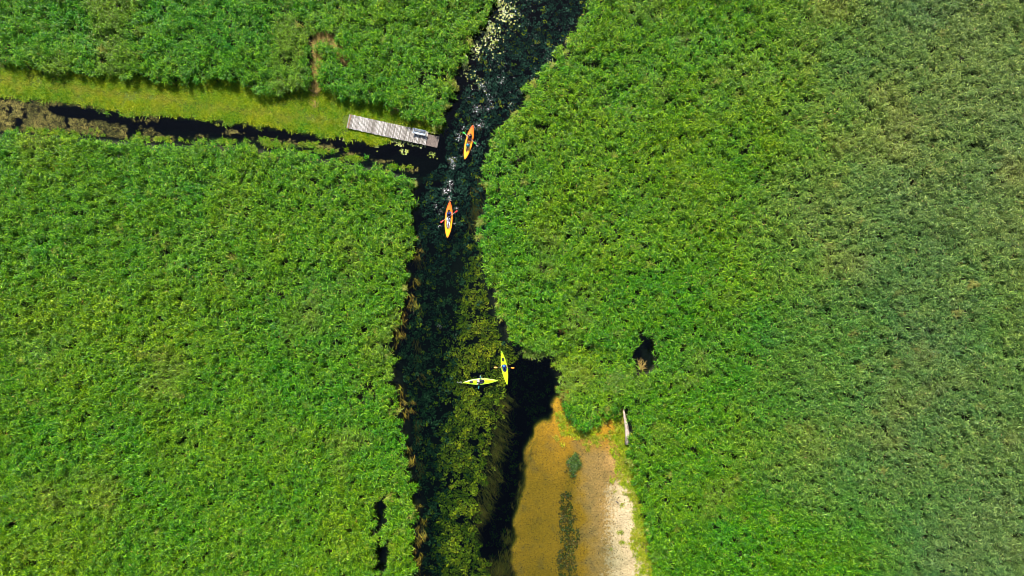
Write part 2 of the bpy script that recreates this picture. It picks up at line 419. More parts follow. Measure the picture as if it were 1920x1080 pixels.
def straw_tuft(k):  # flattened dead reeds
    lv = []
    for _ in range(22):
        a, r = U(0, 6.28), .35 * math.sqrt(random.random())
        lv.append((r * math.cos(a), r * math.sin(a), U(.0, .18), GA(0, .7), U(.35, 1.0), U(.025, .05), U(-.1, .35), U(-.1, .5), GA(0, .4), random.random()))
    return tuft('dead_reed_%02d' % k, lv, m_drymat)
variants('straw', [straw_tuft(k) for k in range(6)])
def mat_tuft(k):    # floating algae / rotting leaf flecks
    lv = []
    for _ in range(26):
        a, r = U(0, 6.28), .33 * math.sqrt(random.random())
        lv.append((r * math.cos(a), r * math.sin(a), U(.005, .05), U(0, 6.28), U(.06, .18), U(.04, .10), U(-.1, .5), U(0, .6), GA(0, .3), random.random()))
    return tuft('algae_fleck_%02d' % k, lv, m_alg)
variants('algae', [mat_tuft(k) for k in range(6)])
def pad_obj(k):     # one floating leaf: notched, slightly cupped disc
    bm = bmesh.new(); n = 11; c = bm.verts.new((0, 0, .012)); ring = []
    for q in range(n):
        a = .25 + (6.28 - .5) * q / (n - 1); r = 1 + .08 * math.sin(3 * a + k)
        ring.append(bm.verts.new((r * math.cos(a), .85 * r * math.sin(a), .03 + .02 * math.sin(2 * a + k))))
    for q in range(n - 1): bm.faces.new((c, ring[q], ring[q + 1]))
    me = bpy.data.meshes.new('lily_pad_%02d' % k); bm.to_mesh(me); bm.free(); me.materials.append(m_pad)
    a = me.attributes.new('lv', 'FLOAT', 'FACE'); a.data.foreach_set('value', np.full(len(me.polygons), U(.3, .9), np.float32))
    return bpy.data.objects.new('lily_pad_%02d' % k, me)
variants('pads', [pad_obj(k) for k in range(5)])

def jitter_grid(x0, x1, y0, y1, s):
    gx, gy = np.meshgrid(np.arange(x0, x1, s), np.arange(y0, y1, s)); gx = gx.ravel(); gy = gy.ravel()
    return gx + rng.uniform(-.5, .5, gx.size) * s, gy + rng.uniform(-.5, .5, gy.size) * s
def rots(n, tilt=.1): return np.stack([rng.normal(0, tilt, n), rng.normal(0, tilt, n), rng.uniform(0, 6.283, n)], -1)
def uni(s): return np.stack([s, s, s], -1)

# ------------------------------------------------------------------ reed beds
x, y = jitter_grid(-85, 85, -55, 55, .68)
edge = (noise(x, y, 1.3, 4) - .5) * 1.3
dO = sdf(OPEN, x, y); dCh = sdf(CHAN, x, y)
JA, JB = P(652, 227, .45), P(822, 264, .45)
dj = dist_line(np.array([JA[:2], JB[:2]]), x, y)
keep = (dO + edge * .9 < -.3) & (dCh + edge * .7 < np.where(y < np.interp(x, [-90, -60, -10], [26, 25, 18]), -1.35, -.35)) & ~hole_mask(x, y) & (dj > 1.5)
SEDGE = Pa([(1040, 665), (1075, 645), (1120, 640), (1165, 655), (1175, 690), (1150, 740), (1120, 770), (1100, 792), (1070, 775), (1048, 740)])
pit = fbm(x, y, 2.2, 2) * .6 + fbm(x, y, 6.5, 5) * .4
keep &= ~((pit < .27) & (rng.random(x.size) < .5))
x, y, dO, dCh, pit = x[keep], y[keep], dO[keep], dCh[keep], pit[keep]
px, py = 960 + x * PPM, 540 - y * PPM
big = fbm(x, y, 14, 1); med = fbm(x, y, 4, 3); lo = noise(x, y, 1.7, 6)
hz = .62 + .40 * med + .42 * (lo - .5) + .22 * sstep(.22, .5, pit) + rng.normal(0, .12, x.size)
hz *= np.where((dO > -1.2) | (dCh > -.9), .85, 1.0)
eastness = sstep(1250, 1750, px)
tint = .55 + .8 * (big - .5) + .5 * (med - .5) + rng.normal(0, .10, x.size)
tint += .22 * sstep(500, 1050, py) * sstep(820, 350, px)         # yellower, brighter reeds towards the south-west
tint += .34 * sstep(1250, 1550, px) * sstep(640, 200, py) - .06 * sstep(1300, 1750, px) * sstep(450, 800, py)
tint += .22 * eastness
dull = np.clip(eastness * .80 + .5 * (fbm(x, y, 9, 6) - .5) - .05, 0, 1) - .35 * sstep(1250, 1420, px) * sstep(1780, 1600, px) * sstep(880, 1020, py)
dull = np.where(sdf(SEDGE, x, y) > -.5, 0, np.clip(dull, 0, 1))                                       # greyer, darker reeds towards the east
sed = sdf(SEDGE, x, y) > 0
tint = np.where(sed, tint + .25, tint); hz = np.where(sed, hz * .62, hz)
dry = np.clip((noise(x, y, .9, 7) - .90) * 5, 0, .5) + np.clip((fbm(x, y, 8, 4) - .66) * 1.2, 0, .15)
dry += np.where((dO > -.9) & (rng.random(x.size) < .16), .45, 0)
z = np.maximum(bed_height(x, y), -.1)
west = px < 900 - 0 * py
north = (py < 215) & (px < 1000) & (dCh < 0) & (y > np.interp(x, Pa(CH_TOP)[:, 0], Pa(CH_TOP)[:, 1]))
is_w = (x < np.interp(y, [-60, -10, 5, 20, 40, 60], [-6, -7, -6, -4, 3, 10]))
nw = is_w & (y > np.interp(x, [-90, -60, -30, -10, -5], [28, 27, 24, 20, 20])); sw = is_w & ~nw; ea = ~is_w
reed_sets = ((nw, 'bed of tall green reeds between grassy strip, jetty and upper river', 'reed bed'),
             (sw, 'broad bright green reed bed below the narrow side channel', 'reed bed'),
             (ea, 'huge reed bed behind the sand bar, fading to dull olive green', 'reed bed'))
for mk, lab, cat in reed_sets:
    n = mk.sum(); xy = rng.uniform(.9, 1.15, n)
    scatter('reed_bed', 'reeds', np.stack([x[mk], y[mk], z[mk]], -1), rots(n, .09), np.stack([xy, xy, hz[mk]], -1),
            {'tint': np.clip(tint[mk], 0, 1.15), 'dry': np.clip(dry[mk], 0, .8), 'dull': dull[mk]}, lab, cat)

# ------------------------------------------------------------------ grass strip beside the channel
x, y = jitter_grid(-85, -8, 14, 34, .26)
dC, dW = sdf(CHAN, x, y), sdf(CHW, x, y) + (noise(x, y, .9, 2) - .5) * .8
dj = dist_line(np.array([JA[:2], JB[:2]]), x, y)
bare = fbm(x, y, 2.3, 6)
trk = np.abs(540 - y * PPM - np.interp(960 + x * PPM, [0, 180, 300, 440, 560, 650], [150, 172, 184, 206, 218, 232]))
north_of = y > np.interp(x, Pa(CHW_TOP)[:, 0], Pa(CHW_TOP)[:, 1]) - .5
keep = (dC > -.9) & north_of & (dW < -.05) & (dj > .95) & ~((bare < .30) & (rng.random(x.size) < .6)) & ~((trk < 4) & (rng.random(x.size) < .35))
x, y, dW, trk = x[keep], y[keep], dW[keep], trk[keep]; n = x.size
s = .55 + .75 * noise(x, y, .9, 3) + rng.uniform(-.15, .25, n) + .35 * sstep(-1.2, -.1, dW)
scatter('grass_strip', 'grass', np.stack([x, y, bed_height(x, y) - .02], -1), rots(n, .12), uni(s),
        {'tint': np.clip(.5 + 1.1 * (fbm(x, y, 3, 1) - .5) + rng.normal(0, .25, n), -.3, 1.3), 'dry': np.clip((trk < 6) * .35 * rng.random(n) + np.clip((noise(x, y, 1.5, 5) - .75) * 1.5, 0, .5), 0, .7)},
        'strip of short yellow-green grass along the side channel', 'grass')

# grass and herbs creeping over the edges of the sand bar
x, y = jitter_grid(6, 22, -56, -12, .30)
dE = dist_line(EASTL, x, y); ins = sdf(OPEN, x, y); py = 540 - y * PPM
w = .7 + 3.6 * np.clip(fbm(x, y, 3.0, 4) - .42, 0, 1) * 2 + 1.6 * sstep(960, 1080, py)
keep = (ins > -1.0) & (dE < w) & (py > 770) & (rng.random(x.size) < .7 * sstep(w, w * .4, dE) + .1)
x, y = x[keep], y[keep]; n = x.size
scatter('bank_grass', 'grass', np.stack([x, y, np.maximum(bed_height(x, y), -.05)], -1), rots(n, .15), uni(rng.uniform(.7, 1.4, n)),
        {'tint': rng.uniform(.3, 1.0, n), 'dry': np.clip(rng.normal(.15, .2, n), 0, .7)}, 'sparse low grass creeping onto the sand bar', 'grass')

# ------------------------------------------------------------------ submerged weeds
x, y = jitter_grid(-17, 20, -55, 55, .33)
dO = sdf(OPEN, x, y); dE = dist_line(EASTL, x, y); dD = sdf(DEEP, x, y); dS = sdf(SAND, x, y); px, py = 960 + x * PPM, 540 - y * PPM
zb = bed_height(x, y)
wl = np.interp(py, [-220, 200, 330, 420, 480, 560, 640, 720, 800, 900, 1000, 1080, 1300], [1300, 1200, 1000, 905, 888, 876, 868, 856, 848, 842, 838, 834, 830])  # west limit of the shallow weed bed
wl = wl + 26 * (fbm(x, y, 3, 1) - .5)
sh = sstep(-48, 30, px - wl) * sstep(390, 520, py)               # 1 in the shallow bed
gap = fbm(x, y, 1.5, 3)
keep = (dO > .35) & ((dD < -.5) | (rng.random(x.size) < .3)) & (dS < -.6) & (rng.random(x.size) < np.where(sh > .4, .96, .75)) & ~((gap < .37) & (rng.random(x.size) < .75))
er = np.interp(py, [600, 700, 800, 900, 1000, 1080, 1300], [2000, 965, 925, 912, 885, 925, 930])
er = er + 46 * (fbm(x, y, 2.4, 6) - .5) + rng.normal(0, 5, x.size)
keep &= ~((px > er) & (py > 640) & (dD < -.2))
indeep = dD > -.5
x, y, sh, zb, py, indeep = x[keep], y[keep], sh[keep], zb[keep], py[keep], indeep[keep]; n = x.size
top = -(.42 * sh + 1.15 * (1 - sh)) + (noise(x, y, .8, 5) - .5) * .55 + rng.normal(0, .15, n) + .30 * (1 - sh) + .22 * (py < 390) - .1 * sstep(700, 1000, py)
zz = np.where(indeep, -1.75 + rng.normal(0, .15, n), np.minimum(np.maximum(top, zb + .02), -.14))
tn = np.clip(.62 + rng.normal(0, .2, n) + .4 * (fbm(x, y, 5, 2) - .5), 0, 1.1); dr = np.clip(rng.normal(.04, .1, n), 0, .5); sc_ = uni(rng.uniform(.75, 1.25, n))
for m_, nm_, key_, lab_ in ((sh + rng.normal(0, .30, n) > .36, 'submerged_weed_bed', 'weeds', 'bright olive leafy weeds just under the surface round lime kayaks'),
                            (None, 'deep_weed_bed', 'stoneworts', 'dark teal weeds deep under the river surface')):
    if m_ is None: m_ = ~last
    last = m_
    if key_ == 'stoneworts': tn = np.where(py > 470 + 60 * rng.normal(0, 1, n), 1.7, .5); zz = np.where(py > 470, zz - .15, zz)
    scatter(nm_, key_, np.stack([x, y, zz - .1], -1)[m_], rots(m_.sum(), .22), sc_[m_], {'tint': tn[m_], 'dry': dr[m_]}, lab_, 'water weeds')
# ribbon weeds at the edge of the deep water and in the upper reach
rx, ry, rz, rr, rd = [], [], [], [], []
for (ax, ay, bx, by, wd, cnt, ang) in ((942, 735, 930, 850, 18, 70, -58), (926, 830, 905, 960, 16, 80, -62), (900, 950, 885, 1010, 14, 34, -60), (935, 1055, 935, 1090, 20, 60, 70), (955, 1010, 945, 1070, 10, 26, 75),
                                       (1000, 815, 968, 960, 3, 26, 60), (900, 330, 885, 420, 12, 40, -75), (782, 440, 784, 1080, 4, 30, -88)):
    for _ in range(cnt):
        t = random.random(); qx = ax + (bx - ax) * t + GA(0, wd * .5); qy = ay + (by - ay) * t + GA(0, 6)
        rx.append((qx - 960) / PPM); ry.append((540 - qy) / PPM); rr.append(R(ang) + GA(0, .16)); rz.append(U(-.95, -.45)); rd.append(U(.1, .95))
rx, ry, rz = np.array(rx), np.array(ry), np.array(rz); n = len(rx)
rz = np.minimum(np.maximum(rz, bed_height(rx, ry) + .05), -.12)
ok = sdf(OPEN, rx, ry) > .1
rot = np.stack([np.zeros(n), np.zeros(n), np.array(rr)], -1)
scatter('ribbon_weed', 'ribbons', np.stack([rx, ry, rz], -1)[ok], rot[ok], uni(rng.uniform(.8, 1.3, n))[ok], {'tint': rng.uniform(.4, .9, n)[ok], 'dry': np.array(rd)[ok]},
        'long brownish weed ribbons streaming underwater with the current', 'water weeds')

# ------------------------------------------------------------------ floating leaves, algae mats, dead reeds
def ell(cx, cy, rx, ry, n):
    a = rng.uniform(0, 6.283, n); r = np.abs(rng.normal(0, .72, n)) ** .8; return cx + rx * r * np.cos(a), cy + ry * r * np.sin(a)
def px_scatter(name, key, blobs, zf, sf, tintf, dryf, label, cat, tilt=.06, ang=None):
    X, Y = [], []
    for b in blobs: a, c = ell(*b); X.append(a); Y.append(c)
    X = np.concatenate(X); Y = np.concatenate(Y); wx, wy = (X - 960) / PPM, (540 - Y) / PPM; n = len(wx)
    rt = rots(n, tilt)
    if ang is not None: rt[:, 2] = rng.normal(ang, .35, n)
    return scatter(name, key, np.stack([wx, wy, zf(wx, wy, n)], -1), rt, uni(sf(n)), {'tint': tintf(n), 'dry': dryf(n)}, label, cat)
flat = lambda wx, wy, n: np.full(n, .004) + rng.uniform(0, .012, n)
px_scatter('floating_lily_pads', 'pads', [(700, 258, 30, 5, 90), (735, 262, 18, 6, 60), (750, 268, 10, 8, 45), (765, 268, 10, 4, 20), (790, 272, 14, 4, 30), (760, 284, 9, 5, 36), (812, 290, 9, 8, 18), (705, 272, 6, 8, 16), (655, 262, 12, 6, 18)],
           flat, lambda n: rng.uniform(.06, .12, n), lambda n: rng.uniform(.4, 1.0, n), lambda n: np.clip(rng.normal(0, .2, n), 0, .6), 'loose patches of round floating leaves below the wooden jetty', 'lily pads')
px_scatter('bank_lily_pads', 'pads', [(942, 18, 14, 34, 150), (915, 55, 14, 26, 110), (890, 88, 14, 20, 110), (872, 122, 9, 24, 110), (925, 80, 20, 30, 70), (960, 30, 16, 30, 50), (985, -40, 30, 50, 90), (895, 150, 14, 20, 22)],
           flat, lambda n: rng.uniform(.05, .13, n), lambda n: rng.uniform(.3, 1.0, n), lambda n: np.where(rng.random(n) < .13, rng.uniform(.6, 1, n), rng.uniform(0, .15, n)), 'yellow-green floating leaves along the upper river bank', 'lily pads')
x, y = jitter_grid(-84, -38, 18, 28, .26)
px, py = 960 + x * PPM, 540 - y * PPM; dW = sdf(CHW, x, y)
pool = (((px - 150) / 62) ** 2 + ((py - 212 - (px - 150) * .12) / 13) ** 2 < 1) | (((px - 225) / 55) ** 2 + ((py - 226 - (px - 225) * .16) / 9) ** 2 < 1)
keep = (dW > -.6) & ~pool & ((px < 215) | (py > 226 + (px - 240) * .30) | (dW < .4)) & (px < 330) & (rng.random(x.size) < np.interp(px, [-240, 120, 240, 330], [.95, .9, .8, .25])) & (fbm(x, y, 1.4, 2) > np.interp(px, [0, 200, 330], [.28, .35, .5]))
x, y, px = x[keep], y[keep], px[keep]; n = x.size
scatter('algae_mat', 'algae', np.stack([x, y, np.full(n, .005)], -1), rots(n, .05), uni(rng.uniform(.4, .95, n)),
        {'tint': rng.uniform(.2, .7, n), 'dry': np.clip((fbm(x, y, 2.0, 6) - .40) * 2.2, 0, .8) * rng.random(n) ** 1.3}, 'tan and grey algae mat floating on the side channel', 'algae')
px_scatter('channel_debris', 'algae', [(438, 248, 20, 4, 44), (275, 226, 20, 5, 20), (375, 254, 16, 4, 12), (602, 274, 18, 5, 40), (620, 276, 14, 5, 20), (655, 290, 20, 4, 18), (715, 302, 24, 3, 18), (775, 320, 10, 4, 14), (500, 264, 36, 4, 30), (540, 268, 26, 4, 24), (300, 258, 60, 3, 30)],
           flat, lambda n: rng.uniform(.25, .6, n), lambda n: rng.uniform(.2, .7, n), lambda n: rng.random(n) ** 2 * .7, 'drifting clumps of plant debris along the channel edge', 'debris')
px_scatter('dead_reeds', 'straw', [(597, 95, 6, 18, 60), (596, 140, 5, 38, 80), (606, 76, 14, 10, 70), (632, 92, 8, 9, 36), (646, 112, 6, 10, 36), (1200, 690, 6, 8, 4), (1054, 618, 6, 6, 10), (763, 190, 6, 10, 24), (750, 205, 8, 8, 20)],
           lambda wx, wy, n: np.maximum(bed_height(wx, wy), -.02) + rng.uniform(.05, .5, n), lambda n: rng.uniform(.7, 1.2, n), lambda n: rng.uniform(.3, .8, n), lambda n: rng.uniform(.1, 1, n), 'flattened straw-coloured dead reeds in gaps of the green beds', 'dead reeds', .2, 1.5)
px_scatter('channel_herbs', 'grass', [(520, 272, 60, 3, 30), (600, 284, 40, 3, 22), (660, 297, 30, 4, 22), (740, 313, 26, 4, 20), (300, 261, 60, 4, 26), (590, 272, 24, 4, 8), (500, 264, 24, 3, 6), (250, 215, 30, 4, 16), (80, 244, 60, 4, 14), (430, 232, 20, 3, 10), (690, 256, 30, 4, 40), (430, 265, 50, 3, 20), (120, 250, 100, 4, 30)],
           lambda wx, wy, n: np.full(n, .01), lambda n: rng.uniform(.8, 1.5, n), lambda n: rng.uniform(-.6, .5, n), lambda n: np.clip(rng.normal(.05, .15, n), 0, .5), 'scattered green herbs standing in the side channel shallows', 'herbs', .15)
px_scatter('inlet_weed', 'dark_weeds', [(1126, 778, 13, 11, 90), (1110, 790, 10, 8, 30)], lambda wx, wy, n: np.maximum(bed_height(wx, wy), -.1) + .02, lambda n: rng.uniform(.5, 1.0, n), lambda n: rng.uniform(0, .7, n), lambda n: rng.uniform(.1, 1, n), 'brown rotting weeds filling the little inlet above the sand bar', 'water weeds')
# yellowed reeds and straw hanging over the dark water on the west bank
ex, ey = [], []
ws = Pa(WEST_S)
for i in range(len(ws) - 1):
    L = np.linalg.norm(ws[i + 1] - ws[i])
    for _ in range(int(L * 2.2)):
        t = random.random(); p = ws[i] * (1 - t) + ws[i + 1] * t; ex.append(p[0] + GA(.25, .45)); ey.append(p[1] + GA(0, .2))
ex, ey = np.array(ex), np.array(ey); n = len(ex); kp = noise(ex, ey, 2.2, 2) > .42; ex, ey = ex[kp], ey[kp]; n = len(ex)
rt = rots(n, .2); rt[:, 2] = rng.normal(-1.5, .35, n)
scatter('bank_straw', 'ribbons', np.stack([ex, ey, rng.uniform(.03, .3, n)], -1), rt, uni(rng.uniform(.6, 1.1, n)), {'tint': rng.uniform(.3, .9, n), 'dry': rng.uniform(0, .5, n)},
        'yellow and brown straw hanging along the straight west river bank', 'straw')
x, y = jitter_grid(4, 18, -56, -18, .36); px, py = 960 + x * PPM, 540 - y * PPM
g = np.exp(-((px - 1068 + (py - 900) * .03 + 10 * (noise(x, y, 3, 2) - .5)) / 13) ** 2) * sstep(840, 880, py) * (.35 + fbm(x, y, 2.2, 3))
g = g * sstep(.36, .60, fbm(x, y, 2.6, 5) + .12 * sstep(960, 1040, py))
keep = (g > .16) & (rng.random(x.size) < .8); x, y = x[keep], y[keep]; n = x.size
scatter('sand_bar_weed', 'dark_weeds', np.stack([x, y, bed_height(x, y) + .02], -1), rots(n, .2), uni(rng.uniform(.6, 1.2, n)), {'tint': rng.uniform(.1, .9, n), 'dry': np.clip(rng.normal(.2, .3, n), 0, .8)},
        'line of dark weeds growing lengthwise across the sand bar', 'water weeds')

#---OBJECTS---
# ------------------------------------------------------------------ jetty
def wood_mat(name, c0, c1, dark, rough=.8):
    t = NT(name); tc = t.n('ShaderNodeTexCoord').outputs['Object']; oi = t.n('ShaderNodeObjectInfo').outputs['Random']
    cx = t.n('ShaderNodeCombineXYZ'); t.l(t.math('MULTIPLY', oi, 373.0), cx.inputs[2])
    add = t.n('ShaderNodeVectorMath', operation='ADD'); t.l(tc, add.inputs[0]); t.l(cx.outputs[0], add.inputs[1])
    mp = t.n('ShaderNodeMapping'); mp.inputs['Scale'].default_value = (26, 2.0, 20); t.l(add.outputs[0], mp.inputs[0])
    g = t.noise(1.0, 5, mp.outputs[0], .7); b = t.noise(6.5, 4, add.outputs[0])
    col = t.mix(oi, c0, c1); col = t.mix(t.ramp(g, [(.45, (0, 0, 0)), (.72, (.8, .8, .8))]), col, dark)
    col = t.mix(t.ramp(b, [(.52, (0, 0, 0)), (.68, (.75, .75, .75))]), col, dark)
    return t.done(t.pbsdf(col, rough, g, .6, .01, .3))
m_plank = wood_mat('weathered_plank', (.48, .45, .42), (.20, .175, .15), (.045, .04, .035))
m_plankb = wood_mat('brown_plank', (.20, .155, .13), (.13, .10, .085), (.06, .045, .04))
m_plankr = wood_mat('rusty_plank', (.26, .16, .09), (.20, .12, .07), (.10, .07, .05))
m_post = wood_mat('post_wood', (.16, .13, .10), (.12, .10, .08), (.05, .04, .03))
m_bench = wood_mat('painted_bench', (.50, .56, .60), (.40, .47, .53), (.25, .28, .30), .55)
m_bframe = simple('bench_frame', (.06, .065, .08), .5)
ZJ = .45
d = (JB - JA); jang = math.atan2(d.y, d.x); JL = d.length
jetty = tag(empty('jetty', (JA.x, JA.y, 0), jang), 'weathered grey plank jetty with darker brown end section', 'jetty')
def plank_mesh(k, w, L):
    bm = bmesh.new(); add_box(bm, (0, 0, 0), (w, L, .045), bevel=.006)
    for v in bm.verts:
        if abs(v.co.y) > L * .4: v.co.y += U(-.03, .03); v.co.x += U(-.004, .004)
    me = bpy.data.meshes.new('plank'); bm.to_mesh(me); bm.free(); return me
def mk(meshes, mat):
    for m in meshes: m.materials.append(mat)
    return meshes
pm = mk([plank_mesh(k, .130, 1.86) for k in range(6)], m_plank); pr = mk([plank_mesh(0, .15, 1.88)], m_plankr); pb = mk([plank_mesh(k, .115, 1.5) for k in range(3)], m_plankb)
xx = 0.08; main_end = JL - 1.55
while xx < main_end:
    k = int(xx / .16)
    o = link('plank', pr[0] if k in (1,) else random.choice(pm), None, jetty)
    o.location = (xx, GA(0, .018), ZJ - .0225 + GA(0, .004)); o.rotation_euler = (GA(0, .006), GA(0, .02), GA(0, .008))
    xx += .158 + (U(0, .012))
xx = main_end + .10
while xx < JL + .02:
    o = link('plank', random.choice(pb), None, jetty); o.location = (xx, -.17 + GA(0, .01), ZJ - .10); o.rotation_euler = (0, GA(0, .01), GA(0, .006)); xx += .128
for yy in (-.72, .72):
    bm = bmesh.new(); add_box(bm, (main_end / 2, yy, ZJ - .115), (main_end - .1, .09, .14), bevel=.008); bm_obj('beam', bm, m_post, jetty)
for yy in (-.72, .40):
    bm = bmesh.new(); add_box(bm, ((main_end + JL) / 2 + .02, yy, ZJ - .19), (JL - main_end - .06, .09, .12), bevel=.008); bm_obj('beam', bm, m_post, jetty)
for xx in (.3, 2.6, 5.0, 7.4, main_end - .25, JL - .12):
    for yy in (-.83, .83 if xx < main_end else .52):
        bm = bmesh.new(); add_tube(bm, [(xx, yy, -1.9), (xx, yy, ZJ - .06 if xx < main_end else ZJ - .13)], [.075, .065], 9); bm_obj('post', bm, m_post, jetty)
    bm = bmesh.new(); add_box(bm, (xx + .09, -.1 if xx > main_end else 0, ZJ - .24 if xx < main_end else ZJ - .30), (.07, 1.5 if xx > main_end else 1.75, .10), bevel=.006); bm_obj('cross_beam', bm, m_post, jetty)

# bench on the jetty, back towards the reeds, facing the channel
bl = Vector((main_end - 1.1, .42, 0)); bw = Matrix.Rotation(jang, 4, 'Z') @ bl + Vector((JA.x, JA.y, ZJ))
bench = tag(empty('bench', bw, jang), 'pale grey-blue slatted bench standing near the jetty end', 'bench')
for k, yy in enumerate((-.16, -.03, .10)):
    bm = bmesh.new(); add_box(bm, (0, yy, .44), (1.72, .105, .035), bevel=.008); bm_obj('seat_slat', bm, m_bench, bench)
for k in range(3):
    bm = bmesh.new(); q = Euler((R(-22), 0, 0)).to_matrix(); add_box(bm, (0, .235 + .058 * k, .55 + .145 * k), (1.72, .03, .115), q, bevel=.008); bm_obj('back_slat', bm, m_bench, bench)
for xx in (-.66, .66):
    bm = bmesh.new(); add_box(bm, (xx, -.17, .21), (.06, .06, .42), bevel=.006); add_box(bm, (xx, .0, .395), (.055, .46, .05), bevel=.006); bm_obj('leg', bm, m_bframe, bench)
    bm = bmesh.new(); add_tube(bm, [(xx, .13, 0), (xx, .18, .40), (xx, .40, .92)], [.036, .036, .03], 6); bm_obj('rear_leg', bm, m_bframe, bench)
    bm = bmesh.new(); add_box(bm, (xx * 1.24, .0, .64), (.06, .46, .04), bevel=.008); add_box(bm, (xx * 1.24, -.2, .53), (.045, .045, .2), bevel=.005); bm_obj('armrest', bm, m_bench, bench)

# ------------------------------------------------------------------ kayaks
def plastic(name, c_stern, c_bow, rough=.32, L=4.8):
    t = NT(name); tc = t.n('ShaderNodeTexCoord').outputs['Object']; sp = t.n('ShaderNodeSeparateXYZ'); t.l(tc, sp.inputs[0])
    f = t.math('ADD', t.math('MULTIPLY', sp.outputs[1], 1 / L), .5)
    nz = t.noise(3.5, 4, tc)
    c = t.ramp(t.math('ADD', f, t.math('MULTIPLY', t.math('SUBTRACT', nz, .5), .25)), [(.08, c_stern), (.60, c_bow), (1, c_bow)])
    sc = t.ramp(t.noise(22, 3, tc), [(.55, (1, 1, 1)), (.8, (.8, .78, .74))])
    return t.done(t.pbsdf(t.mix(1., c, sc, 'MULTIPLY'), rough, t.noise(40, 2, tc), .05, .004, .5))
m_or_deck = plastic('orange_deck', (.66, .12, .010), (.68, .37, .008)); m_or_hull = plastic('orange_hull', (.78, .10, .012), (.80, .22, .012))
m_ye_deck = plastic('lime_deck', (.36, .55, .010), (.39, .57, .010)); m_ye_hull = plastic('lime_hull', (.34, .56, .012), (.36, .58, .02))
m_black = simple('black_rubber', (.012, .014, .013), .5); m_inside = simple('cockpit_inside', (.045, .035, .02), .6, .3); m_in_or = simple('cockpit_inside_orange', (.20, .08, .02), .5, .3)
m_seat = simple('seat_plastic', (.03, .03, .035), .5)

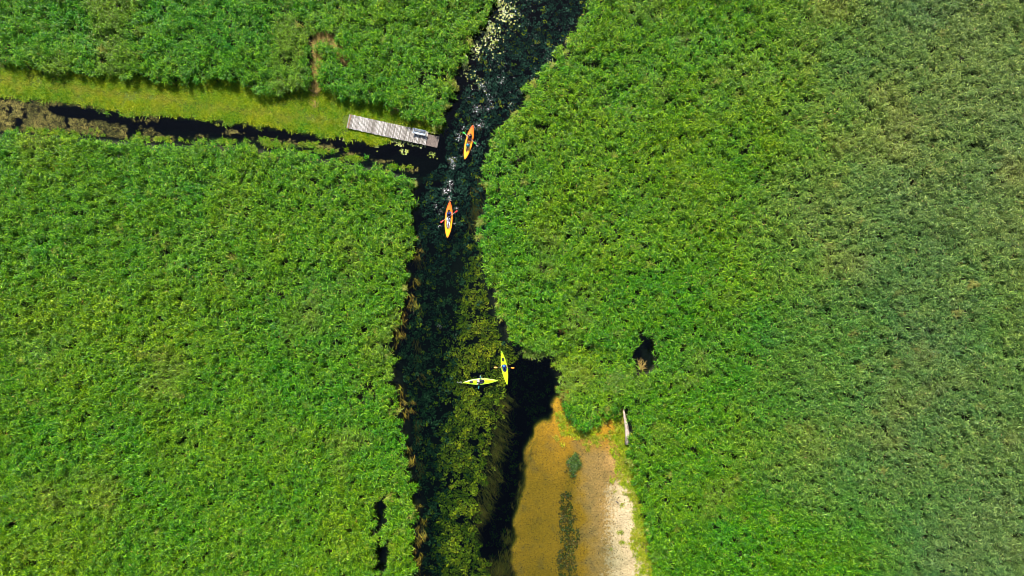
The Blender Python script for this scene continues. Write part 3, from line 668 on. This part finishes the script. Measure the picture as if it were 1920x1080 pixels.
def kayak(name, label, tail, bow, W, deckm, hullm, openings, hatches, tandem, group):
    a, b = P(*tail, .15), P(*bow, .15); a.z = b.z = 0; ax = b - a; L = ax.length; c = (a + b) / 2
    root = tag(empty(name, c, math.atan2(ax.y, ax.x) - math.pi / 2), label, 'kayak', group)
    pw, qw = (2.1, .80) if tandem else (1.9, .95)
    hw = lambda t: W / 2 * max(0, 1 - abs(t) ** pw) ** qw
    zs = lambda t: .15 + .09 * abs(t) ** 3; cam_ = lambda t: .09 * (1 - .5 * abs(t))
    zd = lambda u, t: zs(t) + cam_(t) * (1 - u * u) * min(1, hw(t) / (W * .2) + .1)
    NI, NU = 128, 34; bm = bmesh.new(); rows = []
    for i in range(NI + 1):
        t = -1 + 2 * i / NI; t = max(-.9995, min(.9995, t)); w = max(hw(t), .008)
        rows.append([bm.verts.new(((-1 + 2 * j / NU) * w, t * L / 2, zd(-1 + 2 * j / NU, t))) for j in range(NU + 1)])
    def cut(p):
        for (y0, hl, wd) in openings + hatches:
            if (abs((p.y - y0) / hl)) ** 2.4 + (abs(p.x / wd)) ** 2.4 < 1: return True
        return False
    for i in range(NI):
        for j in range(NU):
            q = (rows[i][j], rows[i][j + 1], rows[i + 1][j + 1], rows[i + 1][j])
            if not cut(sum((v.co for v in q), Vector()) / 4): bm.faces.new(q)
    bmesh.ops.delete(bm, geom=[v for v in bm.verts if not v.link_faces], context='VERTS')
    bm_obj('deck', bm, deckm, root, True)
    bm = bmesh.new(); rows = []
    for i in range(49):
        t = -1 + 2 * i / 48; t = max(-.9995, min(.9995, t)); w = max(hw(t), .008) + .004; zk = -.13 * (1 - abs(t) ** 5)
        rows.append([bm.verts.new((w * math.copysign(abs(math.cos(math.pi * k / 14)) ** .6, math.cos(math.pi * k / 14)), t * L / 2, zs(t) - (zs(t) - zk) * math.sin(math.pi * k / 14) ** .8)) for k in range(15)])
    for i in range(48):
        for k in range(14): bm.faces.new((rows[i][k], rows[i + 1][k], rows[i + 1][k + 1], rows[i][k + 1]))
    bmesh.ops.recalc_face_normals(bm, faces=bm.faces[:]); bm_obj('hull', bm, hullm, root, True)
    bm = bmesh.new()
    for s in (-1, 1):
        add_tube(bm, [(s * (max(hw(t), .006) + .002), t * L / 2, zs(t) + .004) for t in [-.998 + 1.996 * i / 40 for i in range(41)]], .026 if tandem else .016, 6)
    bm_obj('gunwale', bm, hullm, root, True)
    def outline(y0, hl, wd, n=40):
        o = []
        for q in range(n):
            an = 2 * math.pi * q / n; cx = math.copysign(abs(math.cos(an)) ** (2 / 2.4), math.cos(an)); sy = math.copysign(abs(math.sin(an)) ** (2 / 2.4), math.sin(an))
            yy = y0 + hl * sy; xx = wd * cx; t = 2 * yy / L; o.append(Vector((xx, yy, zd(min(1, abs(xx) / max(hw(t), .05)), t))))
        return o
    def lined(nm, y0, hl, wd, depth, mat, rim, rmat):
        o = outline(y0, hl, wd); bm = bmesh.new()
        r0 = [bm.verts.new(p + Vector((0, 0, .004))) for p in o]; r1 = [bm.verts.new((p.x * .93, y0 + (p.y - y0) * .95, depth)) for p in o]
        for q in range(len(o)): bm.faces.new((r0[q], r0[(q + 1) % len(o)], r1[(q + 1) % len(o)], r1[q]))
        bm.faces.new(r1); prt = bm_obj(nm, bm, mat, root)
        bm = bmesh.new(); add_tube(bm, [p + Vector((0, 0, .012)) for p in o] + [o[0] + Vector((0, 0, .012))], rim, 7, False); bm_obj('coaming', bm, rmat, prt, True)
    for (y0, hl, wd) in openings: lined('cockpit', y0, hl, wd, .03, m_in_or if tandem else m_inside, .03, deckm if tandem else m_black)
    for (y0, hl, wd) in hatches:
        o = outline(y0, hl, wd, 24); bm = bmesh.new(); top = [bm.verts.new(p + Vector((0, 0, .012))) for p in o]; mid = bm.verts.new((0, y0, o[0].z + .045))
        for q in range(24): bm.faces.new((top[q], top[(q + 1) % 24], mid))
        hq = bm_obj('hatch', bm, m_black, root, True)
        bm = bmesh.new(); add_tube(bm, [p + Vector((0, 0, .012)) for p in o + [o[0]]], .02, 6, False); bm_obj('hatch_rim', bm, m_black, hq, True)
    if tandem:
        bm = bmesh.new(); add_tube(bm, [(-.36, -.12, .19), (0, -.12, .22), (.36, -.12, .19)], .032, 8); bm_obj('cross_bar', bm, deckm, root, True)
    for s in (-1, 1):                                          # grab handles
        t = .93 * s; bm = bmesh.new(); yy = t * L / 2; z0 = zd(0, t)
        add_tube(bm, [(-.05, yy, z0 - .01), (-.04, yy, z0 + .05), (.04, yy, z0 + .05), (.05, yy, z0 - .01)], .012, 6); bm_obj('grab_handle', bm, m_black, root)
    return root, L
def kseat(root, y):
    bm = bmesh.new(); add_box(bm, (0, y, .075), (.40, .38, .07), bevel=.025); add_box(bm, (0, y - .23, .22), (.40, .05, .30), Euler((R(12), 0, 0)).to_matrix(), bevel=.02)
    bm_obj('seat', bm, m_seat, root)

GK = 'kayaks on the river'
k1, L1 = kayak('kayak', 'orange two-seat kayak beside the jetty end, trailing white froth', (886.5, 235), (871.5, 299), .95, m_or_deck, m_or_hull, [(.05, 1.28, .31)], [], True, GK)
k2, L2 = kayak('kayak', 'orange-yellow two-seat kayak with red paddle in midstream', (843.5, 378), (839, 446), .98, m_or_deck, m_or_hull, [(-.05, 1.32, .33)], [], True, GK)
k3, L3 = kayak('kayak', 'lime yellow kayak floating crosswise over the weed bed', (868, 717), (933.5, 713.5), .80, m_ye_deck, m_ye_hull, [(.02, .50, .27)], [(-1.22, .24, .15)], False, GK)
k4, L4 = kayak('kayak', 'lime yellow kayak with blue-clad paddler beside the dark deep pool', (940.5, 658), (951, 722), .80, m_ye_deck, m_ye_hull, [(.0, .48, .25)], [(-1.15, .24, .15)], False, GK)
S1 = (-.72, .52); S2 = (-.78, .22)
for y in S1: kseat(k1, y)
for y in S2: kseat(k2, y)
kseat(k3, -.22); kseat(k4, -.22)

# ------------------------------------------------------------------ people
def cloth(name, col): return simple(name, col, .8, .25, 30, .2, .3)
m_skin = simple('skin', (.55, .30, .20), .55, .1, 20, .4); m_eye = simple('eye', (.03, .02, .02), .2)
dg = None
def capsules(name, caps, vox, mat, parent=None, smooth=4):
    """limbs and masses given as tapered capsules, fused into one continuous surface"""
    bm = bmesh.new()
    for (p0, r0, p1, r1) in caps:
        p0, p1 = Vector(p0), Vector(p1); n = max(2, int((p1 - p0).length / max(.012, min(r0, r1) * .6)) + 1)
        for q in range(n):
            f = q / (n - 1) if n > 1 else 0; g = bmesh.ops.create_icosphere(bm, subdivisions=1, radius=(r0 + (r1 - r0) * f) * 1.04)
            bmesh.ops.translate(bm, vec=p0.lerp(p1, f), verts=g['verts'])
    me = bpy.data.meshes.new(name); bm.to_mesh(me); bm.free()
    o = bpy.data.objects.new(name, me); C.objects.link(o)
    rm = o.modifiers.new('fuse', 'REMESH'); rm.mode = 'VOXEL'; rm.voxel_size = vox
    sm = o.modifiers.new('smooth', 'SMOOTH'); sm.factor = .5; sm.iterations = smooth
    ev = o.evaluated_get(bpy.context.evaluated_depsgraph_get()); nm = bpy.data.meshes.new_from_object(ev)
    o.modifiers.clear(); o.data = nm; bpy.data.meshes.remove(me)
    nm.polygons.foreach_set('use_smooth', [True] * len(nm.polygons)); nm.materials.clear(); nm.materials.append(mat)
    if parent: o.parent = parent
    return o
def person(kay, y, label, lean, handL, handR, shirt, trousers, hair, hat=None, vest=None, shoes=None, group='paddlers in the kayaks', knee=.20):
    """sits at y on the kayak's axis, facing the bow; hands in kayak coordinates"""
    M = kay.matrix_basis; root = empty('person', M @ Vector((0, y, .11)), kay.rotation_euler.z)
    # the body mesh itself is the person
    inv = lambda h: Vector(h) - Vector((0, y, .11))
    hl, hr = inv(handL), inv(handR)
    pel = Vector((0, 0, .09)); che = Vector((0, -math.sin(lean) * .30, .09 + math.cos(lean) * .30)); nk = Vector((0, -math.sin(lean) * .50, .09 + math.cos(lean) * .50)); hd = nk + Vector((0, .02 - .06 * math.sin(lean), .15))
    caps = [(pel, .135, che, .135), (che, .135, che.lerp(nk, .6), .11), (nk + Vector((0, 0, -.03)), .055, hd, .05), (hd + Vector((0, 0, .03)), .092, hd + Vector((0, 0, .035)), .092), (hd + Vector((0, .025, -.045)), .065, hd + Vector((0, .03, -.06)), .055),
            (hd + Vector((0, .095, .0)), .016, hd + Vector((0, .112, -.022)), .018), (hd + Vector((-.09, 0, 0)), .02, hd + Vector((-.094, -.01, .03)), .018), (hd + Vector((.09, 0, 0)), .02, hd + Vector((.094, -.01, .03)), .018)]
    sleeves, legs, feet = [], [], []
    for s, hnd in ((-1, hl), (1, hr)):
        sh = nk + Vector((s * .175, 0, -.055)); caps.append((che.lerp(nk, .75), .085, sh, .062))
        v = hnd - sh; dist = min(v.length, .58); hnd = sh + v.normalized() * dist
        ua = .30; fa = .29; aa = math.acos(max(-1, min(1, (ua * ua + dist * dist - fa * fa) / (2 * ua * dist)))) if dist > .02 else 1
        ax = v.normalized(); dn = (Vector((s * .55, -.1, -1)) - ax * Vector((s * .55, -.1, -1)).dot(ax)).normalized()
        el = sh + ax * math.cos(aa) * ua + dn * math.sin(aa) * ua
        caps += [(sh, .055, el, .042), (el, .042, hnd, .028)]; sleeves += [(sh, .068, sh.lerp(el, .75), .058)]
        fd = (hnd - el).normalized(); pal = hnd + fd * .05; caps.append((hnd, .03, pal, .030)); sd_ = fd.cross(Vector((0, 0, 1))).normalized(); dw = fd.cross(sd_).normalized()
        if dw.z > 0: dw = -dw
        for q, ln in enumerate((.030, .034, .032, .025)):               # fingers closed round the shaft
            k0 = pal + sd_ * (-.030 + .020 * q) + fd * .012; k1_ = k0 + fd * ln; k2_ = k1_ + dw * ln - fd * .004; k3_ = k2_ - fd * ln * .7
            caps += [(k0, .0105, k1_, .010), (k1_, .010, k2_, .0095), (k2_, .0095, k3_, .009)]
        th = hnd + sd_ * (-s * .030) + fd * .015; caps += [(th, .012, th + fd * .03 + dw * .025 - sd_ * s * .008, .011), (th + fd * .03 + dw * .025 - sd_ * s * .008, .011, th + fd * .045 + dw * .045 + sd_ * s * .012, .010)]
        hip = pel + Vector((s * .085, .02, -.01)); kn = Vector((s * .15, .40, knee)); an = Vector((s * .11, .78, .02)); toe = an + Vector((s * .02, .05, .12))
        caps += [(hip, .088, kn, .058), (kn, .056, kn.lerp(an, .4), .05), (kn.lerp(an, .4), .05, an, .034), (an, .038, toe, .030)]
        legs += [(hip, .102, kn, .072), (kn, .070, kn.lerp(an, .85), .050)]; feet.append((an + Vector((0, -.02, -.01)), .052, toe + Vector((0, .01, .02)), .046))
    body = capsules('person', caps, .0125, m_skin)
    body.matrix_basis = root.matrix_basis; bpy.data.objects.remove(root)
    tag(body, label, 'person', group)
    capsules('shirt', [(pel + Vector((0, -.01, .03)), .155, che, .155), (che, .155, che.lerp(nk, .7), .118), (che.lerp(nk, .72), .098, nk + Vector((.15, 0, -.055)), .072), (che.lerp(nk, .72), .098, nk + Vector((-.15, 0, -.055)), .072)] + sleeves, .02, shirt, body)
    capsules('trousers', [(pel + Vector((0, 0, -.02)), .15, pel + Vector((0, 0, .0)), .15)] + legs, .02, trousers, body)
    if shoes:
        for f in feet: capsules('shoe', [f], .016, shoes, body)
    hc = [(hd + Vector((0, -.015, .055)), .097, hd + Vector((0, -.03, .03)), .093)]
    capsules('hair', hc + ([(hd + Vector((0, -.06, .0)), .07, hd + Vector((0, -.08, -.12)), .05)] if hair[1] else []), .018, hair[0], body)
    if hat:
        bm = bmesh.new(); n = 20; zc = hd + Vector((0, -.005, .075)); rings = [(.175 if hat[1] else .112, -.012), (.112, 0), (.106, .05), (.075, .085), (.02, .098)]
        rr = [[bm.verts.new(zc + Vector((r * math.cos(6.2832 * q / n), r * math.sin(6.2832 * q / n) + (.06 if (k == 0 and not hat[1] and 2 < q < 9) else 0), h))) for q in range(n)] for k, (r, h) in enumerate(rings)]
        for k in range(len(rr) - 1):
            for q in range(n): bm.faces.new((rr[k][q], rr[k][(q + 1) % n], rr[k + 1][(q + 1) % n], rr[k + 1][q]))
        bm.faces.new(rr[-1]); bm_obj('hat', bm, hat[0], body, True)
    if vest:
        capsules('life_vest', [(pel + Vector((sx * .06, dy, .10)), .115, che.lerp(nk, .45) + Vector((sx * .06, dy, 0)), .10) for sx in (-1, 1) for dy in (-.055, .055)], .02, vest, body)
    for s in (-1, 1):
        bm = bmesh.new(); bmesh.ops.create_icosphere(bm, subdivisions=1, radius=.012); bmesh.ops.translate(bm, vec=hd + Vector((s * .034, .087, .015)), verts=bm.verts[:]); bm_obj('eye', bm, m_eye, body)
    return body

def paddle(label, a, b, bladem, shaftm, za=.42, zb=.42, feather=.4):
    """two-bladed paddle between photograph points a and b"""
    A, B = P(*a, za), P(*b, zb); c = (A + B) / 2; ax = (B - A); L = ax.length
    root = tag(empty('paddle', c), label, 'paddle', 'kayak paddles'); root.rotation_mode = 'QUATERNION'; root.rotation_quaternion = ax.to_track_quat('X', 'Z')
    bm = bmesh.new(); add_tube(bm, [(-L / 2 + .30, 0, 0), (L / 2 - .30, 0, 0)], .021, 8); bm_obj('shaft', bm, shaftm, root, True)
    for s in (-1, 1):
        bm = bmesh.new(); prof = [(0, .03), (.08, .07), (.2, .098), (.34, .10), (.44, .075), (.48, .03)]; rows = []
        for (d_, w) in prof: rows.append([bm.verts.new((s * (L / 2 - .48 + d_), yy * w, .025 * (1 - (yy) ** 2) - .012 + zz)) for yy in (-1, -.5, 0, .5, 1) for zz in (0, .012)])
        for i in range(len(rows) - 1):
            for k in range(4):
                for zz in (0, 1): bm.faces.new((rows[i][2 * k + zz], rows[i][2 * k + 2 + zz], rows[i + 1][2 * k + 2 + zz], rows[i + 1][2 * k + zz]))
            bm.faces.new((rows[i][0], rows[i][1], rows[i + 1][1], rows[i + 1][0])); bm.faces.new((rows[i][8], rows[i][9], rows[i + 1][9], rows[i + 1][8]))
        for rw in (rows[0], rows[-1]):
            for k in range(4): bm.faces.new((rw[2 * k], rw[2 * k + 1], rw[2 * k + 3], rw[2 * k + 2]))
        bmesh.ops.recalc_face_normals(bm, faces=bm.faces[:])
        bmesh.ops.rotate(bm, cent=(0, 0, 0), matrix=Matrix.Rotation(feather * s, 3, 'X'), verts=bm.verts[:]); bm_obj('blade', bm, bladem, root)
    return root, A, B
m_red = simple('red_blade', (.62, .03, .02), .4); m_grn = simple('green_blade', (.04, .45, .05), .4); m_oblade = simple('orange_blade', (.80, .30, .02), .4); m_teal = simple('teal_blade', (.03, .25, .24), .4)
m_alu = simple('aluminium_shaft', (.62, .62, .62), .3); m_dks = simple('dark_shaft', (.03, .04, .04), .4)
p1, a1, b1 = paddle('silver paddle with green blades beside the jetty end', (867.5, 247), (893, 270.5), m_grn, m_alu, .30, .34)
p2, a2, b2 = paddle('silver paddle with red blades across midstream kayak', (826, 417), (858, 395), m_red, m_alu, .40, .36)
p3, a3, b3 = paddle('dark teal paddle laid across the crosswise lime kayak', (901.5, 704.5), (897, 729), m_teal, m_dks, .36, .30, 1.0)
p4, a4, b4 = paddle('dark paddle with orange blades over the deep pool', (926, 689), (964.5, 690), m_oblade, m_dks, .40, .40, .2)
def on(kay, A, B, f): return kay.matrix_basis.inverted() @ (A.lerp(B, f))
def grips(kay, A, B, f0, f1):
    q = [on(kay, A, B, f0), on(kay, A, B, f1)]; q.sort(key=lambda v: v.x); return [v + Vector((0, -.075, .0)) for v in q]
navy = cloth('navy_cloth', (.014, .016, .05)); blue = cloth('blue_cloth', (.02, .07, .50)); white = cloth('white_cloth', (.75, .76, .78)); teal = cloth('teal_cloth', (.03, .30, .30)); maroon = cloth('maroon_cloth', (.10, .012, .02))
grey = cloth('grey_cloth', (.18, .19, .2)); khaki = cloth('khaki_cloth', (.30, .24, .10)); blond = cloth('blond_hair', (.50, .36, .20)); brown = cloth('brown_hair', (.05, .03, .018)); black_h = cloth('dark_hair', (.012, .01, .01)); royal = cloth('royal_blue', (.012, .03, .42)); ltblue = cloth('light_blue', (.10, .30, .65))
g = grips(k1, a1, b1, .38, .64)
person(k1, S1[0], 'person in navy top holding green-bladed paddle, rear seat of kayak by jetty', .12, g[0], g[1], navy, maroon, (blond, False))
person(k1, S1[1], 'person in teal top and blue cap, front seat of kayak by jetty', .15, (-.16, S1[1] + .32, .36), (.16, S1[1] + .32, .36), teal, khaki, (brown, False), hat=(ltblue, False))
g = grips(k2, a2, b2, .36, .62)
person(k2, S2[0], 'person in blue top with red-bladed paddle, rear seat of midstream kayak', .10, g[0], g[1], blue, navy, (brown, False), vest=navy)
person(k2, S2[1] + .0, 'reclining person in white with dark hair, front seat of midstream kayak', .75, (-.2, S2[1] + .12, .33), (.2, S2[1] + .12, .33), white, white, (black_h, True), shoes=ltblue)
g = grips(k3, a3, b3, .36, .64)
person(k3, -.22, 'person in white shirt with dark hair in the crosswise lime kayak', .1, g[0], g[1], white, navy, (black_h, False))
g = grips(k4, a4, b4, .33, .67)
person(k4, -.30, 'person in royal blue with orange-bladed paddle beside the deep pool', .1, g[0], g[1], royal, royal, (brown, False), hat=(ltblue, False))

# ------------------------------------------------------------------ log, small dark debris, shrubs
t = NT('driftwood'); tc = t.n('ShaderNodeTexCoord').outputs['Object']; mp = t.n('ShaderNodeMapping'); mp.inputs['Scale'].default_value = (9, 1.2, 9); t.l(tc, mp.inputs[0]); g_ = t.noise(1.5, 6, mp.outputs[0], .7)
m_drift = t.done(t.pbsdf(t.ramp(g_, [(.3, (.10, .07, .05)), (.5, (.42, .33, .27)), (.7, (.62, .53, .46))]), .85, g_, .8, .03, .3))
m_dead = simple('dark_sand_debris', (.03, .03, .045), .6)
lp = [P(1169, 768, .50), P(1171, 780, .42), P(1174.5, 797, .34), P(1176.5, 815, .30), P(1176, 833, .27)]
base = lp[-1].copy(); base.z = 0
log = tag(empty('driftwood_log', base), 'pale bleached driftwood log lying against reeds by the sand bar', 'log')
bm = bmesh.new(); add_tube(bm, [p - base for p in lp], [.09, .17, .25, .31, .28], 14)
for v in bm.verts: v.co += Vector((GA(0, .012), GA(0, .012), GA(0, .012)))
bm_obj('trunk', bm, m_drift, log, True)
for (k, off) in ((1, (.35, .25, .25)), (3, (-.3, .22, .22)), (0, (.12, .4, .05))):
    bm = bmesh.new(); p = lp[k] - base; add_tube(bm, [p, p + Vector(off) * .6 + Vector((0, .03, .02)), p + Vector(off)], [.05, .035, .018], 7); bm_obj('branch_stub', bm, m_drift, log, True)
sp_ = P(1157, 942, .1); st = tag(empty('sand_debris', (sp_.x, sp_.y, float(bed_height(np.array([sp_.x]), np.array([sp_.y]))[0])), R(-40)), 'small dark piece of debris lying on the pale dry sand', 'sand_debris')  # unidentified small dark item, given a driftwood shape
bm = bmesh.new(); add_tube(bm, [(-.24, 0, .05), (-.05, .03, .06), (.12, .0, .05), (.25, .03, .06)], [.03, .05, .045, .025], 8); bm_obj('debris_body', bm, m_dead, st, True)
bm = bmesh.new(); add_tube(bm, [(.05, .02, .06), (.12, .12, .09), (.14, .18, .10)], [.025, .018, .01], 6); bm_obj('debris_spur', bm, m_dead, st, True)

def leaf_mesh(name, leaves, mat, tint, dry):
    o = tuft(name, leaves, mat); me = o.data; bpy.data.objects.remove(o)
    for nm, v in (('tint', tint), ('dry', dry)):
        a = me.attributes.new(nm, 'FLOAT', 'FACE'); a.data.foreach_set('value', np.full(len(me.polygons), v, np.float32))
    return me
def fixed_leaf(name, d_, m_, p_, y_):
    m = leaf_mat(name, d_, m_, p_, y_)
    for nd in m.node_tree.nodes:
        if nd.type == 'ATTRIBUTE' and nd.attribute_name in ('tint', 'dry'): nd.attribute_type = 'GEOMETRY'
    return m
m_bush = fixed_leaf('bush_leaf', (.03, .09, .008), (.065, .18, .01), (.12, .26, .03), (.25, .2, .06))
m_bushd = fixed_leaf('dark_bush_leaf', (.012, .03, .005), (.035, .085, .008), (.10, .19, .02), (.15, .12, .03))
m_stem = simple('green_stem', (.08, .07, .03), .7)
def bush(name, label, cat, px, py, rx, ry, h, n, ll, lw, tint=.6, group=None, mat=None):
    c = P(px, py, h * .5); z0 = float(bed_height(np.array([c.x]), np.array([c.y]))[0]); c.z = z0
    root = tag(empty(name, c), label, cat, group); stems = []; tips = []
    for _ in range(max(5, n // 70)):
        a, r = U(0, 6.28), math.sqrt(random.random()); tp = Vector((rx * r * math.cos(a), ry * r * math.sin(a), h * (1 - .45 * r * r) * U(.75, 1.05))); tips.append(tp)
        stems.append([Vector((tp.x * .25, tp.y * .25, -.05)), Vector((tp.x * .6, tp.y * .6, tp.z * .6)), tp])
    bm = bmesh.new()
    for s in stems: add_tube(bm, s, [.022, .016, .006], 5)
    bm_obj('stem', bm, m_stem, root)
    lv = []
    for _ in range(n):
        s = random.choice(stems); f = U(.35, 1); p = s[1].lerp(s[2], (f - .35) / .65) + Vector((GA(0, .10 * rx + .04), GA(0, .10 * ry + .04), GA(0, .06)))
        lv.append((p.x, p.y, max(.03, p.z), U(0, 6.28), ll * U(.7, 1.3), lw * U(.7, 1.3), U(-.1, .9), U(.4, 1.4), GA(0, .4), lvr()))
    link('foliage', leaf_mesh('foliage', lv, mat or m_bush, tint, .0), None, root); return root
bush('shrub', 'rounded dense green shrub between sedges and driftwood log', 'shrub', 1160, 716, 1.8, 1.75, 1.7, 2600, .34, .08, .8)
bush('marsh_plant', 'leafy green marsh plant overhanging the tip of the sand bar', 'marsh plant', 1098, 792, 1.5, .9, .7, 1100, .26, .08, .8)
bush('marsh_plant', 'dark leafy marsh plant standing alone in the amber shallows', 'marsh plant', 1076, 868, 1.35, 2.0, .45, 1100, .24, .08, .6, mat=m_bushd)
bush('marsh_plant', 'tiny round marsh plant on amber sand below the larger overhanging plant', 'marsh plant', 1098, 815, .25, .25, .2, 90, .14, .06, .9)
bush('shrub', 'leafy shrub at the reed edge beside the lower end of the sand bar', 'shrub', 1240, 1035, 1.5, 1.9, 1.8, 1700, .34, .08, .7)
bush('waterside_bush', 'loose pale waterside bush leaning over the deep pool', 'bush', 1004, 660, 2.3, 1.0, 1.1, 900, .40, .07, 1.0)

# ------------------------------------------------------------------ sun glints painted as white flecks, and wake froth
t = NT('foam_glints'); m_foam_glint = t.done(t.pbsdf(t.mix(t.noise(.8, 3, t.pos()), (.50, .49, .48), (.75, .73, .71)), .9, spec=.1))  # matt white colour stands in for sun glints as well as froth
def foam_glint_obj(k):
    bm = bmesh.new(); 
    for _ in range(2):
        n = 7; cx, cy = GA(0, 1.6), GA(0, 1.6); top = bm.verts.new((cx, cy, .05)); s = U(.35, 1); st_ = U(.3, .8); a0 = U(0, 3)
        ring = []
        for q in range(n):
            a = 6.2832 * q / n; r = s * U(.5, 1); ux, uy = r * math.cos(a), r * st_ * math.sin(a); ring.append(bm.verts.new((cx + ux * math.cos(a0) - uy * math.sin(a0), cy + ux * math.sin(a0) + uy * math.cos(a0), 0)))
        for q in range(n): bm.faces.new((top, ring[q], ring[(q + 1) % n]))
    me = bpy.data.meshes.new('foam_glint_fleck_%02d' % k); bm.to_mesh(me); bm.free(); me.materials.append(m_foam_glint); return bpy.data.objects.new('foam_glint_fleck_%02d' % k, me)
variants('foam_glints', [foam_glint_obj(k) for k in range(6)])
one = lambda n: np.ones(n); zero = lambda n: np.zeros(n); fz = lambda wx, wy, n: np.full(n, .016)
px_scatter('upper_river_glints', 'foam_glints', [(893, 205, 9, 14, 55), (905, 160, 7, 14, 42), (940, 152, 9, 8, 26), (920, 188, 10, 14, 30), (915, 205, 10, 7, 26), (935, 120, 34, 28, 24), (985, 60, 40, 50, 22), (1030, 115, 22, 18, 22), (1005, 140, 10, 10, 12), (975, 175, 14, 14, 14), (975, 30, 25, 20, 10), (1060, 60, 16, 30, 12), (955, 195, 14, 10, 10), (880, 180, 8, 20, 12)],
           fz, lambda n: .034 + .06 * rng.random(n) ** 2.4, one, zero, 'white flecks standing in for sun glints on the dark upper river', 'foam_glints')
px_scatter('kayak_wake_foam_glints', 'foam_glints', [(899, 234, 8, 8, 50), (893, 240, 4, 5, 12), (868, 240, 4, 5, 14), (861, 258, 8, 7, 34), (858, 250, 5, 2, 8), (892, 268, 5, 4, 16), (890, 275, 7, 4, 10), (882, 284, 5, 3, 6),
                                       (848, 300, 8, 5, 36), (849, 310, 6, 7, 30), (843, 340, 6, 5, 24), (835, 358, 7, 6, 42), (845, 352, 6, 10, 36), (842, 372, 3, 6, 26), (818, 385, 4, 5, 12), (826, 398, 4, 8, 9), (856, 391, 4, 3, 14), (850, 417, 3, 4, 7), (824, 424, 3, 3, 6), (866, 290, 7, 10, 6), (901, 706, 2, 2, 6), (864, 717, 4, 2, 7), (825, 610, 8, 6, 7), (845, 640, 20, 40, 5)],
           fz, lambda n: .034 + .06 * rng.random(n) ** 2.4, one, zero, 'white wake froth, splashes and painted sun glints round the paddled kayaks', 'foam_glints')
